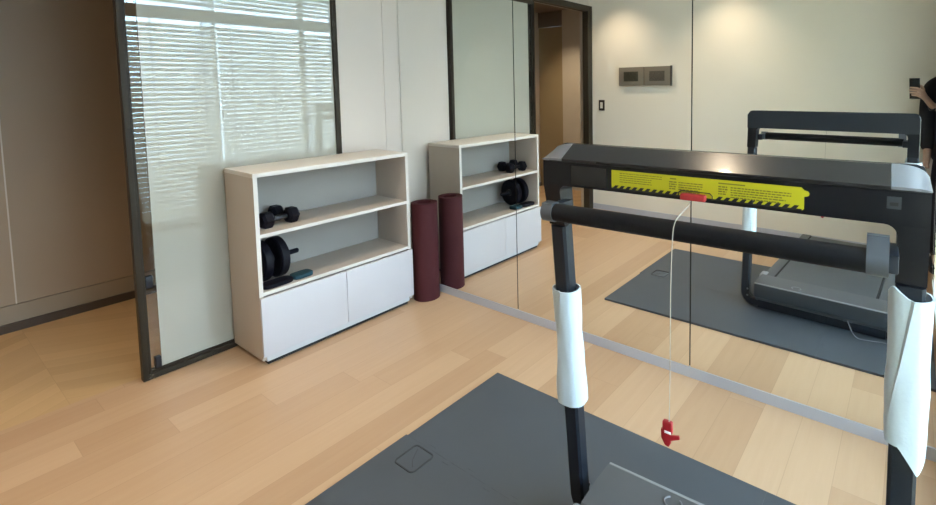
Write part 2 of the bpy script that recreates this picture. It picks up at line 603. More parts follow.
downlight(-2.22, -0.42, ZC, SPOT_W * 0.7, 'recessed ceiling downlight over the wall switch panels')
downlight(-2.22, -1.60, ZC, SPOT_W * 0.7, 'recessed ceiling downlight over the middle of the back wall')
downlight(-0.62, -2.30, ZC, SPOT_W * 0.3, 'recessed ceiling downlight over the front of the treadmill')
downlight(-0.75, -0.95, ZC, SPOT_W * 0.8, 'recessed ceiling downlight over the floor before the bookcase')
downlight(-2.75, 0.65, 2.45, SPOT_W * 0.95, 'unseen downlight added to brighten the corridor beyond the sliding door')  # unseen lamp, added to lift the corridor and its end wall

# ------------------------------------------------------------------ bookcase
BX0, BX1, BD, BH, BZS = -1.154, -0.2245, 0.373, 1.002, 0.687
bc = thing('bookcase', 'low beige and white bookcase with two open shelves over two cupboard doors', 'bookcase', ((BX0 + BX1) / 2, -BD / 2, 0))
hx, hy = (BX1 - BX0) / 2, BD / 2
Y0, Y1 = -hy, hy - 0.036           # front, back (stands just clear of the door frame)
boxes('side_panel', [(-hx, -hx + 0.02, Y0, Y1, 0.03, BH - 0.022)], M_CARC, bc, bev=0.001)
boxes('side_panel', [(hx - 0.02, hx, Y0, Y1, 0.03, BH - 0.022)], M_CARC, bc, bev=0.001)
boxes('top_panel', [(-hx, hx, Y0, Y1, BH - 0.022, BH)], M_EDGE, bc, bev=0.001)
boxes('shelf', [(-hx + 0.02, hx - 0.02, Y0 + 0.002, Y1 - 0.012, BZS - 0.018, BZS)], M_CARC, bc, bev=0.001)
boxes('shelf', [(-hx + 0.02, hx - 0.02, Y0 + 0.002, Y1 - 0.012, 0.368, 0.386)], M_CARC, bc, bev=0.001)
# pale front lips of the shelves and sides
boxes('front_edging', [(-hx + 0.02, hx - 0.02, Y0 - 0.001, Y0 + 0.002, BZS - 0.018, BZS), (-hx + 0.02, hx - 0.02, Y0 - 0.001, Y0 + 0.002, 0.368, 0.386),
                       (-hx, -hx + 0.02, Y0 - 0.001, Y0, 0.365, BH), (hx - 0.02, hx, Y0 - 0.001, Y0, 0.365, BH)], M_EDGE, bc, label='pale edging along the shelf fronts')
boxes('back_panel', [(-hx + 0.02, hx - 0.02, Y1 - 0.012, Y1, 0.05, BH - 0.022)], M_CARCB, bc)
boxes('bottom_panel', [(-hx + 0.02, hx - 0.02, Y0 + 0.02, Y1 - 0.012, 0.05, 0.068)], M_CARC, bc)
xs = -0.69 - (BX0 + BX1) / 2
boxes('cupboard_door', [(-hx, xs - 0.0015, Y0 - 0.018, Y0 - 0.0015, 0.055, 0.362)], M_DOORW, bc, bev=0.001)
boxes('cupboard_door', [(xs + 0.0015, hx, Y0 - 0.018, Y0 - 0.0015, 0.055, 0.362)], M_DOORW, bc, bev=0.001)
boxes('plinth', [(-hx + 0.022, hx - 0.022, Y0 + 0.002, Y1 - 0.03, 0.018, 0.052)], M_PLINTH, bc, bev=0.001, label='grey recessed plinth')
boxes('plinth_shade_strip', [(-hx + 0.03, hx - 0.03, Y0 + 0.01, Y1 - 0.04, 0.0, 0.018)], M_BLACK, bc, label='black strip in place of the shaded gap under the plinth')  # solid black strip painted as the dark gap below the plinth


# dumbbells on the middle shelf
def dumbbell(loc, rotz, label, L=0.20, R=0.036, name='dumbbell'):
    t = thing(name, label, 'dumbbell', loc, rotz, 'dumbbells on the middle shelf')
    zc = R * math.cos(PI / 6)
    for s in (-1, 1):
        bm = bmn()
        prof = [(0, -0.03), (R * 0.72, -0.03), (R, -0.018), (R, 0.018), (R * 0.72, 0.03), (0, 0.03)]
        add_lathe(bm, prof, tmat((s * (L / 2 - 0.03), 0, zc), (0, PI / 2, 0)) @ tmat((0, 0, 0), (0, 0, PI / 6)), n=6)
        obj('head', bm, M_RUBBER, t)
    bm = bmn()
    add_lathe(bm, [(0, -L / 2 + 0.05), (0.013, -L / 2 + 0.05), (0.016, 0), (0.013, L / 2 - 0.05), (0, L / 2 - 0.05)], tmat((0, 0, zc), (0, PI / 2, 0)), n=16)
    obj('grip', bm, M_STEELD, t)
    return t


dumbbell((-0.985, -0.255, BZS + 0.001), math.radians(7), 'front black hexagonal dumbbell on the middle bookcase shelf', R=0.046)
dumbbell((-1.015, -0.135, BZS + 0.001), math.radians(4), 'rear black hexagonal dumbbell behind another on the middle bookcase shelf', R=0.046)

# ab roller with two wheels and a teal knee pad on the lower shelf
ZL = 0.386
ar = thing('ab_roller', 'black twin wheel ab roller standing on the lower bookcase shelf', 'exercise wheel', (-0.985, -0.195, ZL + 0.0015), math.radians(4))
RW = 0.112
for dx, rr in ((-0.088, RW), (0.0, RW)):
    bm = bmn()
    prof = [(0.028, -0.022), (0.060, -0.016), (rr - 0.012, -0.024), (rr - 0.002, -0.018), (rr, 0), (rr - 0.002, 0.018), (rr - 0.012, 0.024), (0.060, 0.016), (0.028, 0.022), (0.028, -0.022)]
    add_lathe(bm, prof, tmat((dx, 0, rr), (0, PI / 2, 0)), n=40)
    wh = obj('wheel', bm, M_RUBBER, ar)
bm = bmn()
add_tube(bm, [(-0.125, 0, RW), (0.036, 0, RW)], 0.0278, 20)
obj('hub', bm, M_STEELD, ar)
bm = bmn()
add_tube(bm, [(0.036, 0, RW), (0.045, 0, RW), (0.055, 0, RW), (0.120, 0, RW), (0.125, 0, RW)], [0.011, 0.017, 0.014, 0.014, 0.010], 16)
obj('handle', bm, M_RUBBER, ar)
kp = thing('knee_pad', 'black foam knee pad with a dark teal end on the lower bookcase shelf', 'pad', (-1.005, -0.318, ZL + 0.001), math.radians(3))
def pad_outline(xa, xb):
    out = []
    for k in range(40):
        a = 2 * PI * k / 40
        c, s_ = math.cos(a), math.sin(a)
        out.append(((xa + xb) / 2 + (xb - xa) / 2 * math.copysign(abs(c) ** 0.5, c), 0.040 * math.copysign(abs(s_) ** 0.6, s_)))
    return out


for nm_, xa, xb, m_ in (('foam_pad', -0.115, 0.040, M_RUBBER), ('teal_end', 0.041, 0.150, M_TEAL)):
    bm = bmn()
    add_prism(bm, pad_outline(xa, xb), 'z', 0, 0.022, bev=0.005)
    obj(nm_, bm, m_, kp)

# rolled exercise mat
bm = bmn()
turns, r0, r1, th = 5.6, 0.050, 0.0885, 0.0046
N = 260
outer, inner = [], []
for k in range(N + 1):
    f = k / N
    a = 2 * PI * turns * f + 2.4
    r = r0 + (r1 - r0) * f
    c, s = math.cos(a), math.sin(a)
    outer.append((r * c, r * s))
    inner.append(((r - th) * c, (r - th) * s))
H = 0.655
vo = [[bm.verts.new((p[0], p[1], zz)) for p in outer] for zz in (0, H)]
vi = [[bm.verts.new((p[0], p[1], zz)) for p in inner] for zz in (0, H)]
for k in range(N):
    bm.faces.new((vo[0][k], vo[0][k + 1], vo[1][k + 1], vo[1][k]))
    bm.faces.new((vi[0][k + 1], vi[0][k], vi[1][k], vi[1][k + 1]))
    bm.faces.new((vo[1][k], vo[1][k + 1], vi[1][k + 1], vi[1][k]))
    bm.faces.new((vo[0][k + 1], vo[0][k], vi[0][k], vi[0][k + 1]))
for k in (0, N):
    bm.faces.new((vo[0][k], vo[1][k], vi[1][k], vi[0][k]))
o = obj('rolled_mat', bm, M_BURG)
o.location = (-0.116, -0.385, 0.001)
tag(o, 'burgundy exercise mat rolled up and stood on end beside the bookcase and mirror', 'exercise mat')

# ------------------------------------------------------------------ wall plates on the back wall (seen in the mirror)
for k, (ya, yb, m_in, lab) in enumerate(((-0.690, -0.392, M_TAUPEK, 'taupe square wall plate with a darker display, nearer the doorway of the two'),
                                         (-0.992, -0.696, M_TAUPED, 'taupe square wall plate with a mottled centre, farther from the doorway of the two'))):
    t = thing('wall_plate', lab, 'wall plate', (XB, (ya + yb) / 2, 1.517), 0, 'paired taupe plates on the back wall')
    hw = (yb - ya) / 2
    boxes('frame', [(0.0, 0.028, -hw, hw, -0.100, 0.100)], M_TAUPE, t, bev=0.003)
    bm = bmn()
    add_box(bm, 0.0285, 0.032, -hw * 0.58, hw * 0.58, -0.052, 0.052, bev=0.002)
    for i in range(6):
        for j in range(4):
            if rng.random() < 0.6:
                cx = -hw * 0.5 + hw * i / 5.2
                cz = -0.04 + 0.024 * j
                add_box(bm, 0.032, 0.034, cx, cx + 0.018, cz, cz + 0.014)
    obj('inset', bm, m_in, t, label='darker textured inset')
    if k == 1:
        boxes('side_cap', [(0.0, 0.030, -hw - 0.012, -hw, -0.104, 0.104)], M_BROWN, t, label='dark side edge')
t = thing('light_switch', 'small dark framed light switch with a cream rocker beside the doorway', 'switch', (XB, -0.158, 1.20))
boxes('switch_plate', [(0, 0.008, -0.036, 0.036, -0.060, 0.060)], M_BROWN, t, bev=0.002)
boxes('rocker', [(0.0082, 0.014, -0.016, 0.016, -0.034, 0.034)], M_ROCK, t, bev=0.002)


# ------------------------------------------------------------------ floor mats: interlocking tiles
def knobs(a, b, seed, pitch=0.105, d=0.016):
    """jigsaw offsets along 1-D edge a..b: list of (s, offset)"""
    r = random.Random(seed)
    pts = []
    s = min(a, b) + 0.02
    e = max(a, b) - 0.02
    sg = 1
    while s + pitch < e:
        c = s + pitch / 2
        w0, w1 = 0.011, 0.019
        pts += [(c - w0, 0), (c - w1, sg * d * 0.6), (c - w1 * 0.8, sg * d), (c + w1 * 0.8, sg * d), (c + w1, sg * d * 0.6), (c + w0, 0)]
        sg = -sg
        s += pitch
    return pts if a < b else pts[::-1]


def mat_tile(x0, x1, y0, y1, kx0, kx1, ky0, ky1, label, g=0.0004):
    """x0<x1, y0<y1; k.. = jigsaw seed or None for a straight outer edge"""
    P = []

    def edge(horizontal, const, a, b, seed, inset):
        c = const + inset if seed is not None else const
        P.append((a, c) if horizontal else (c, a))
        if seed is not None:
            for s, off in knobs(a, b, seed):
                P.append((s, c + off) if horizontal else (c + off, s))
    edge(True, y0, x0, x1, ky0, g)
    edge(False, x1, y0, y1, kx1, -g)
    edge(True, y1, x1, x0, ky1, -g)
    edge(False, x0, y1, y0, kx0, g)
    cx, cy = (x0 + x1) / 2, (y0 + y1) / 2
    bm = bmn()
    add_prism(bm, [(p[0] - cx, p[1] - cy) for p in P], 'z', 0.0, 0.012)
    o = obj('foam_floor_mat', bm, M_MAT, smooth=False)
    o.location = (cx, cy, 0.0005)
    return tag(o, label, 'floor mat', 'interlocking charcoal floor mats')


XA, XM, XE = -0.520, -1.055, -1.72
YA, YM, YE = -1.412, -2.672, -3.17
mat_tile(XM, XA, YM, YA, 1, None, 2, None, 'charcoal foam floor mat in front of the mirror, under the far treadmill post')
mat_tile(XM, XA, YE, YM, 3, None, None, 2, 'charcoal foam floor mat in front of the mirror, under the near treadmill post')
first = mat_tile(XE, XM, YM, YA - 0.008 + 0.016, None, 1, 4, None, 'charcoal foam floor mat nearest the camera, pressed with a small square dent')
mat_tile(XE, XM, YE, YM, None, 3, None, 4, 'charcoal foam floor mat under the treadmill belt beside the window')
# square dent pressed in the near mat
dn = bmn()
sq = []
cxd, cyd, hd, rd = -1.122 - first.location.x, -1.540 - first.location.y, 0.053, 0.016
for qx, qy, a0 in ((1, 1, 0), (-1, 1, PI / 2), (-1, -1, PI), (1, -1, 1.5 * PI)):
    for k in range(5):
        a = a0 + k * PI / 8
        sq.append((cxd + qx * (hd - rd) + rd * math.cos(a), cyd + qy * (hd - rd) + rd * math.sin(a), 0.0122))
add_tube(dn, sq + [sq[0]], 0.0034, 6)
add_tube(dn, smooth_path([(cxd + 0.040, cyd + 0.030, 0.0122), (cxd + 0.01, cyd + 0.012, 0.0122), (cxd - 0.012, cyd - 0.004, 0.0122), (cxd - 0.030, cyd - 0.03, 0.0122)]), 0.001, 6)
obj('dent_mark', dn, M_MATD, first, label='small square dent outline')

# ------------------------------------------------------------------ treadmill
TX, TY = -1.03, -2.6245
TROT = 0.043
tm = thing('treadmill', 'dark grey folding treadmill with an upright console frame, facing the mirror', 'treadmill', (TX, TY, 0.0125), TROT)
ZO = 0.0125


def post_x(z):                     # the uprights lean away from the mirror
    return 0.083 - 0.118 * (z / 1.18)


def rr_sec(a, b, c):
    return [(-a + c, -b), (a - c, -b), (a, -b + c), (a, b - c), (a - c, b), (-a + c, b), (-a, b - c), (-a, -b + c)]


for s in (1, -1):
    path = [(post_x(1.0), s * 0.4235, 1.0), (post_x(0.5), s * 0.4235, 0.5), (post_x(0.09), s * 0.4235, 0.09)]
    for k in range(1, 7):
        a = k * PI / 12
        path.append((post_x(0.06), s * (0.4235 - 0.05 * (1 - math.cos(a))), 0.09 - 0.06 * math.sin(a)))
    path.append((post_x(0.06), s * 0.34, 0.030))
    bm = bmn()
    add_tube(bm, path, 0, sec=rr_sec(0.0255, 0.0245, 0.007))
    obj('upright', bm, M_TFRAME, tm)
boxes('base_bar', [(post_x(0) - 0.026, post_x(0) + 0.026, -0.3395, 0.3395, 0.004, 0.055)], M_TFRAME, tm, bev=0.006)

# console housing: inverted U, with fillets into the legs
YO, YI, ZT, ZB, ZLg = 0.4495, 0.397, 1.196, 1.128, 1.003
P = [(-YO, ZLg), (-YO, ZT), (YO, ZT), (YO, ZLg), (YI, ZLg)]
fr = 0.022
for k in range(6):
    a = k * PI / 10
    P.append((YI - fr + fr * math.cos(a), ZB - fr + fr * math.sin(a)))
for k in range(6):
    a = PI / 2 + k * PI / 10
    P.append((-YI + fr + fr * math.cos(a), ZB - fr + fr * math.sin(a)))
P.append((-YI, ZLg))
bm = bmn()
add_prism(bm, P, 'x', -0.070, 0.0)
bmesh.ops.bisect_plane(bm, geom=bm.verts[:] + bm.edges[:] + bm.faces[:], plane_co=(0, 0, ZB), plane_no=(0, 0, 1))
for v in bm.verts:
    if v.co.z < ZB:
        f = (ZB - v.co.z)
        v.co.x = v.co.x * (1 - 0.25 * f / 0.13) + f * 0.10
obj('console_housing', bm, M_TFACE, tm, smooth=False)
# sloped top cover and end caps
prof = [(-0.074, 1.199), (-0.074, 1.205), (-0.012, 1.240), (0.000, 1.240), (0.006, 1.234), (0.006, 1.197)]
bm = bmn()
add_prism(bm, prof, 'y', -0.384, 0.384)
obj('top_cover', bm, M_TGLOSS, tm, smooth=False, label='glossy black sloped top cover')
boxes('cover_shade_strip', [(-0.068, 0.0, -0.43, 0.43, 1.192, 1.1995)], M_BLACK, tm)  # black strip paints the recess shadow under the cover overhang
for s in (1, -1):
    bm = bmn()
    n = 8
    rings = []
    for k in range(n + 1):
        f = k / n
        yy = 0.3845 + (0.4500 - 0.3845) * math.sin(f * PI / 2)
        dz = 0.030 * (1 - math.cos(f * PI / 2)) ** 1.3
        ring = []
        for (px, pz) in prof:
            zz = pz - dz * max(0, (pz - 1.199)) / 0.041
            ring.append(bm.verts.new((px, s * yy, zz)))
        rings.append(ring)
    for A, B in zip(rings, rings[1:]):
        for i in range(len(A)):
            j = (i + 1) % len(A)
            bm.faces.new((A[i], A[j], B[j], B[i]))
    bm.faces.new(rings[0])
    bm.faces.new(rings[-1])
    obj('end_cap', bm, M_TSILV, tm, label='silver grey end cap')
bm = bmn()
add_prism(bm, [(-0.4495, 1.128), (-0.4495, 1.212), (-0.440, 1.236), (-0.428, 1.240), (0.418, 1.240), (0.432, 1.236), (0.4495, 1.212), (0.4495, 1.128)], 'x', 0.0062, 0.0100)
obj('rear_cover', bm, M_TFRAME, tm, smooth=False)
# darker display area and small badge on the front face
boxes('display', [(-0.0712, -0.0695, 0.245, 0.355, 1.134, 1.188)], M_TSCREEN, tm, label='black display window')
bd = boxes('badge', [(-0.0712, -0.0695, -0.402, -0.378, 1.160, 1.184)], M_HOODF, tm, label='small grey square badge')
boxes('badge_mark', [(-0.0718, -0.0712, -0.397, -0.383, 1.166, 1.173)], M_INKB, bd)

# handlebar with collars
HX, HZ = -0.132, 1.068
bm = bmn()
add_tube(bm, [(HX, -0.372, HZ), (HX, 0.372, HZ)], 0.0238, 28)
obj('handlebar', bm, M_GRIP, tm)
for s in (1, -1):
    bm = bmn()
    pts = [(HX + 0.0265 * math.cos(a), HZ + 0.0265 * math.sin(a)) for a in [math.radians(d_) for d_ in range(-60, -226, -11)]]
    pts += [(HX - 0.006, HZ + 0.052), (HX + 0.010, HZ + 0.052)] if s < 0 else [(HX - 0.018, HZ + 0.026), (HX + 0.012, HZ + 0.027)]
    add_prism(bm, pts, 'y', s * (0.366 if s > 0 else 0.348), s * (0.400 if s > 0 else 0.384))
    obj('handle_bracket', bm, M_TSILVD, tm, label='grey handle bracket')
    boxes('bracket_arm', [(HX + 0.002, -0.036, s * 0.372, s * 0.400, HZ - 0.020, HZ + 0.016)], M_TFRAME, tm, bev=0.004)

# yellow warning sticker along the front face
st = bmn()
sx = -0.0708
SY0, SY1, SZ0, SZ1 = 0.229, -0.231, 1.1355, 1.186
P = []
P.append((SY0, SZ1))
P.append((SY1 + 0.006, SZ1))
P.append((SY1, SZ1 - 0.006))
for k in range(7):
    a = PI / 2 - k * PI / 6
    P.append((SY1 - 0.004 - 0.006 * math.cos(a), SZ1 - 0.013 + 0.006 * math.sin(a)))
P.append((SY1, SZ1 - 0.020))
P.append((SY1, SZ0 + 0.004))
P.append((SY1 + 0.004, SZ0))
P.append((SY0, SZ0))
add_prism(st, P, 'x', sx, sx + 0.001)
stk = obj('warning_sticker', st, M_YEL, tm, smooth=False, label='yellow warning sticker with black saw-tooth hazard edge')
# hazard edge: dark band with slanted teeth
bm = bmn()
x0, x1 = sx - 0.0004, sx
add_box(bm, x0, x1, SY0, SY1 + 0.004, SZ0 - 0.0004, SZ0 + 0.0035)
n = 25
pitch = (SY0 - SY1 - 0.012) / n
for k in range(n):
    y = SY0 - 0.004 - k * pitch
    if -0.040 < y - pitch / 2 < 0.052:
        continue
    add_prism(bm, [(y, SZ0 + 0.0033), (y - pitch * 0.62, SZ0 + 0.0033), (y - pitch * 0.95, SZ0 + 0.0108), (y - pitch * 0.42, SZ0 + 0.0108)], 'x', x0, x1)
obj('hazard_edge', bm, M_INKB, stk, smooth=False)
# print: rows of small words, three columns
r = random.Random(3)
for (ya, yb, rows, h, z0) in ((0.205, 0.090, 5, 0.0009, 1.179), (0.070, 0.052, 4, 0.0016, 1.170), (0.046, -0.012, 5, 0.0013, 1.170), (-0.050, -0.070, 4, 0.0016, 1.170), (-0.078, -0.205, 5, 0.0014, 1.170)):
    for i in range(rows):
        bm = bmn()
        z = z0 - i * 0.0056
        y = ya
        end = yb + r.random() * 0.25 * (ya - yb) * (i > 1)
        while y > end:
            wl = min(0.003 + r.random() * 0.008, y - end + 0.001)
            add_box(bm, x0, x1, y - wl, y, z - h, z + h)
            y -= wl + 0.0016
        obj('text_line', bm, M_INK, stk, smooth=False)
for (ya, wd) in ((0.068, 0.016), (-0.050, 0.060)):
    boxes('heading', [(x0, x1, ya - wd, ya, 1.1765, 1.1795)], M_INK, stk)
# key recess outline
bm = bmn()
ky0, ky1 = 0.046, -0.036
add_tube(bm, [(x0, ky0, SZ0 - 0.001), (x0, ky0, SZ0 + 0.010), (x0, ky0 - 0.006, SZ0 + 0.0155), (x0, ky1 + 0.006, SZ0 + 0.0155), (x0, ky1, SZ0 + 0.010), (x0, ky1, SZ0 - 0.001)], 0.0013, 6)
obj('key_outline', bm, M_INKB, stk)

# running deck and motor hood
bm = bmn()
hp = [(0.142, 0.085), (0.146, 0.092), (0.146, 0.158), (0.138, 0.172), (0.06, 0.176), (-0.036, 0.170), (-0.046, 0.160), (-0.046, 0.045), (0.10, 0.045)]
add_prism(bm, hp, 'y', -0.352, 0.352)
hood = obj('motor_hood', bm, M_HOOD, tm, label='wide dark grey motor hood')
boxes('front_panel', [(0.1455, 0.1485, -0.348, 0.348, 0.086, 0.166)], M_HOODF, hood, bev=0.001)
boxes('front_edge', [(0.138, 0.1475, -0.350, 0.350, 0.1665, 0.1730)], M_LGREY, hood, bev=0.002, label='pale front edge')
boxes('underbody', [(-0.03, 0.112, -0.335, 0.335, 0.056, 0.088)], M_BLACK, tm, bev=0.002)
bm = bmn()
ringp = [(0.100 + 0.020 * math.cos(2 * PI * k / 32), 0.118 + 0.026 * math.sin(2 * PI * k / 32), 0.1765) for k in range(3, 30)]
add_tube(bm, ringp, 0.0022, 6)
obj('ring_emblem', bm, M_TSILV, hood, label='pale ring emblem')
for s in (1, -1):
    bm = bmn()
    add_box(bm, -1.17, -0.048, s * 0.285, s * 0.352, 0.045, 0.160, bev=0.008)
    rl = obj('side_rail', bm, M_HOOD, tm)
    bm = bmn()
    add_box(bm, -0.120, -0.036, s * 0.330, s * 0.376, 0.090, 0.166, bev=0.016, seg=4)
    obj('rail_cap', bm, M_LGREY, rl, label='light grey rounded rail cap')
bm = bmn()
prof = [(-0.052, 0.152), (-0.052, 0.162), (-1.13, 0.162), (-1.165, 0.145), (-1.172, 0.115), (-1.165, 0.085), (-1.13, 0.068), (-0.06, 0.068)]
add_prism(bm, prof, 'y', -0.281, 0.281)
obj('running_belt', bm, M_BELT, tm)
boxes('belt_edge', [(-1.12, -0.048, s * 0.2735, s * 0.2845, 0.150, 0.1640) for s in (1, -1)], M_BLACK, tm, label='black gap beside the belt')
for s in (1, -1):
    boxes('foot', [(-1.10, -1.04, s * 0.295, s * 0.345, 0.0, 0.046)], M_BLACK, tm, bev=0.004)
    boxes('foot', [(0.02, 0.075, s * 0.345, s * 0.350, 0.0, 0.05)], M_BLACK, tm)
# power inlet, switch and bits under the hood front
bm = bmn()
add_box(bm, 0.113, 0.128, -0.180, -0.135, 0.058, 0.082, bev=0.002)
obj('power_inlet', bm, M_TSILVD, tm, label='grey power inlet')
bm = bmn()
add_box(bm, 0.113, 0.124, -0.090, -0.062, 0.060, 0.080, bev=0.002)
obj('power_switch', bm, M_TSILVD, tm)
for y in (0.22, 0.12, 0.02, -0.24):
    bm = bmn()
    add_lathe(bm, [(0, 0.0), (0.008, 0.0), (0.008, 0.006), (0, 0.008)], tmat((0.113, y, 0.070), (0, PI / 2, 0)), 12)
    obj('screw', bm, M_TSILV, tm)
for s in (1, -1):
    for z in (0.105, 0.065):
        bm = bmn()
        add_lathe(bm, [(0, 0), (0.006, 0), (0.005, 0.004), (0, 0.004)], tmat((post_x(z) + 0.0265, s * 0.405, z), (0, PI / 2, 0)), 10)
        obj('bolt', bm, M_TSILV, tm)
# power cord on the floor (its own thing)
R = Matrix.Translation((TX, TY, ZO)) @ Matrix.Rotation(TROT, 4, 'Z')
pc = [R @ Vector(p) for p in [(0.1335, -0.158, 0.068), (0.152, -0.168, 0.060), (0.168, -0.185, 0.030), (0.176, -0.215, 0.0035), (0.168, -0.27, 0.0035), (0.150, -0.33, 0.0035), (0.150, -0.40, 0.0035), (0.12, -0.47, 0.0035)]]
bm = bmn()
add_tube(bm, smooth_path(pc), 0.003, 8)
tag(obj('power_cord', bm, M_TSILV), 'thin grey power cord drooping from the treadmill front onto the mat', 'cord')

# safety key with tether and clip, hanging over the handlebar
o_ = R @ Vector((-0.0848, 0.004, SZ0 + 0.001))
o_ = o_ + Vector((0, 0.002, 0.003))
sk = thing('safety_key', 'red treadmill safety key on a pale cord with a red clip dangling', 'safety key', o_, TROT)
bm = bmn()
add_box(bm, -0.006, 0.0118, -0.030, 0.030, -0.007, 0.0085, bev=0.004, seg=3)
obj('key_block', bm, M_RED, sk)
bm = bmn()
cp = [(0.002, 0.006, -0.009), (-0.012, 0.009, -0.022), (-0.058, 0.014, -0.034), (-0.074, 0.018, -0.050), (-0.0795, 0.020, -0.080), (-0.082, 0.023, -0.20), (-0.084, 0.023, -0.40), (-0.085, 0.024, -0.520)]
add_tube(bm, smooth_path(cp, 8), 0.0011, 8)
obj('cord', bm, M_CORD, sk, label='thin pale tether cord')
cl = bmn()
cz = -0.520
add_box(cl, -0.0115, 0.0005, 0.022, 0.046, -0.026, 0.004, bev=0.005, seg=3, mtx=tmat((-0.078, -0.006, cz), (0, 0, 0)))
add_prism(cl, [(0.024, -0.016), (0.046, -0.018), (0.045, -0.040), (0.036, -0.056), (0.026, -0.058), (0.021, -0.046)], 'x', -0.0885, -0.0790, bev=0.003, mtx=tmat((0, -0.002, cz)))
add_prism(cl, [(0.040, -0.034), (0.006, -0.022), (0.004, -0.030), (0.036, -0.046)], 'x', -0.088, -0.082, bev=0.0015, mtx=tmat((0, -0.006, cz)))
clo = obj('clip', cl, M_REDD, sk, label='red plastic clothes clip')
bm = bmn()
add_box(bm, -0.0905, -0.0875, 0.024, 0.040, -0.024, -0.018, bev=0.001, mtx=tmat((0, -0.006, cz)))
obj('clip_spring', bm, M_WHITE, clo)


# packing foam sleeves wrapped round the uprights
def sleeve(y, z0, z1, prof, label, flap=None, seed=1):
    t = thing('foam_sleeve', label, 'foam sleeve', R @ Vector((post_x(z0), y, z0)), TROT)
    n, rows = 48, 30
    outer, inner = [], []
    for i in range(rows + 1):
        f = i / rows
        for a, b in zip(prof, prof[1:]):
            if a[0] <= f <= b[0]:
                k = (f - a[0]) / (b[0] - a[0])
                k = k * k * (3 - 2 * k)
                rad = a[1] + (b[1] - a[1]) * k
                ox = a[2] + (b[2] - a[2]) * k
                break
        for lst, d in ((outer, 0.0), (inner, -0.0035)):
            ring = []
            for k in range(n):
                a = 2 * PI * k / n + 2.2 + f * 1.1
                c, s = math.cos(a), math.sin(a)
                sup = (abs(c) ** 2.6 + abs(s) ** 2.6) ** (-1 / 2.6)
                z = z0 + (z1 - z0) * f
                if flap:
                    z += flap(a, f)
                w = noise.noise(Vector((c * 2.0 + seed, s * 2.0, z * 9))) * 0.0020
                # overlap step of the wrapped sheet, spiralling down
                ph = 2 * PI * k / n
                stp = 0.006 * (1 - ph / (2 * PI))
                r = (rad + d + max(w, -0.002) + stp - 0.003) * sup
                ring.append(Vector((post_x(z) - post_x(z0) + r * c, ox + r * s, z - z0)))
            lst.append(ring)
    bm = bmn()
    vo = [[bm.verts.new(p) for p in r_] for r_ in outer]
    vi = [[bm.verts.new(p) for p in r_] for r_ in inner]
    for i in range(rows):
        for k in range(n):
            j = (k + 1) % n
            bm.faces.new((vo[i][k], vo[i][j], vo[i + 1][j], vo[i + 1][k]))
            bm.faces.new((vi[i][j], vi[i][k], vi[i + 1][k], vi[i + 1][j]))
    for k in range(n):
        j = (k + 1) % n
        bm.faces.new((vo[0][j], vo[0][k], vi[0][k], vi[0][j]))
        bm.faces.new((vo[rows][k], vo[rows][j], vi[rows][j], vi[rows][k]))
    obj('foam_wrap', bm, M_FOAM, t)
    return t


sleeve(0.4235, 0.425, 0.800, [(0, 0.043, 0.0), (0.08, 0.0435, 0), (0.42, 0.040, 0), (0.62, 0.0375, 0), (0.75, 0.040, 0.0), (1.0, 0.0415, 0)],
       'white packing foam sleeve on the far treadmill upright, next to the bookcase side', seed=2)


def rflap(a, f):
    da = (a + 2.5 + PI) % (2 * PI) - PI
    tip = -0.060 * max(0, 1 - abs(da) / 0.9) * max(0, 1 - f / 0.35)
    lip = 0.022 * max(0, 1 - abs((a - 2.3 + PI) % (2 * PI) - PI) / 0.8) * max(0, (f - 0.8) / 0.2)
    return tip + lip


sleeve(-0.4240, 0.645, 0.975, [(0, 0.0375, 0.0), (0.12, 0.0395, 0), (0.35, 0.040, 0), (0.55, 0.0372, 0), (0.75, 0.0375, 0), (1.0, 0.038, 0)],
       'white packing foam sleeve on the near treadmill upright, with a pointed torn corner', flap=rflap, seed=9)


# ------------------------------------------------------------------ the person taking the picture (seen in the mirror)
def skin_mesh(name, joints, edges, m, parent, sub=2, root=0):
    """joints: list of (x,y,z,r) or (x,y,z,rx,ry)"""
    me = bpy.data.meshes.new(name + '_tmp')
    me.from_pydata([j[:3] for j in joints], edges, [])
    o = bpy.data.objects.new(name + '_tmp', me)
    COL.objects.link(o)
    md = o.modifiers.new('Skin', 'SKIN')
    md.use_smooth_shade = True
    md.branch_smoothing = 0.4
    for i, sv in enumerate(me.skin_vertices[0].data):
        j = joints[i]
        sv.radius = (j[3], j[4] if len(j) > 4 else j[3])
        sv.use_root = (i == root)
    sb = o.modifiers.new('Sub', 'SUBSURF')
    sb.levels = sb.render_levels = sub
    dg = bpy.context.evaluated_depsgraph_get()
    nm = bpy.data.meshes.new_from_object(o.evaluated_get(dg))
    nm.name = name
    bpy.data.objects.remove(o)
    nm.materials.clear()
    nm.materials.append(m)
    nm.polygons.foreach_set('use_smooth', [True] * len(nm.polygons))
    r = bpy.data.objects.new(name, nm)
    COL.objects.link(r)
    r.parent = parent
    return r


PXc, PYc = -2.44, -3.335
pe = thing('person', 'person in dark navy clothes holding up a black phone to photograph the mirror', 'person', (PXc, PYc, 0))


def P3(x, y, z, *r):               # world -> person local
    return (x - PXc, y - PYc, z, *r)


# phone plane basis: looks along fw
phone_c = CAM - fw * 0.012 - rt * 0.015
pm = Matrix.Identity(4)
for i in range(3):
    pm[i][0], pm[i][1], pm[i][2], pm[i][3] = rt[i], up[i], -fw[i], phone_c[i]


def PH(a, b, c):                   # phone frame (right, up, back) -> world
    return pm @ Vector((a, b, c))


J, E = [], []


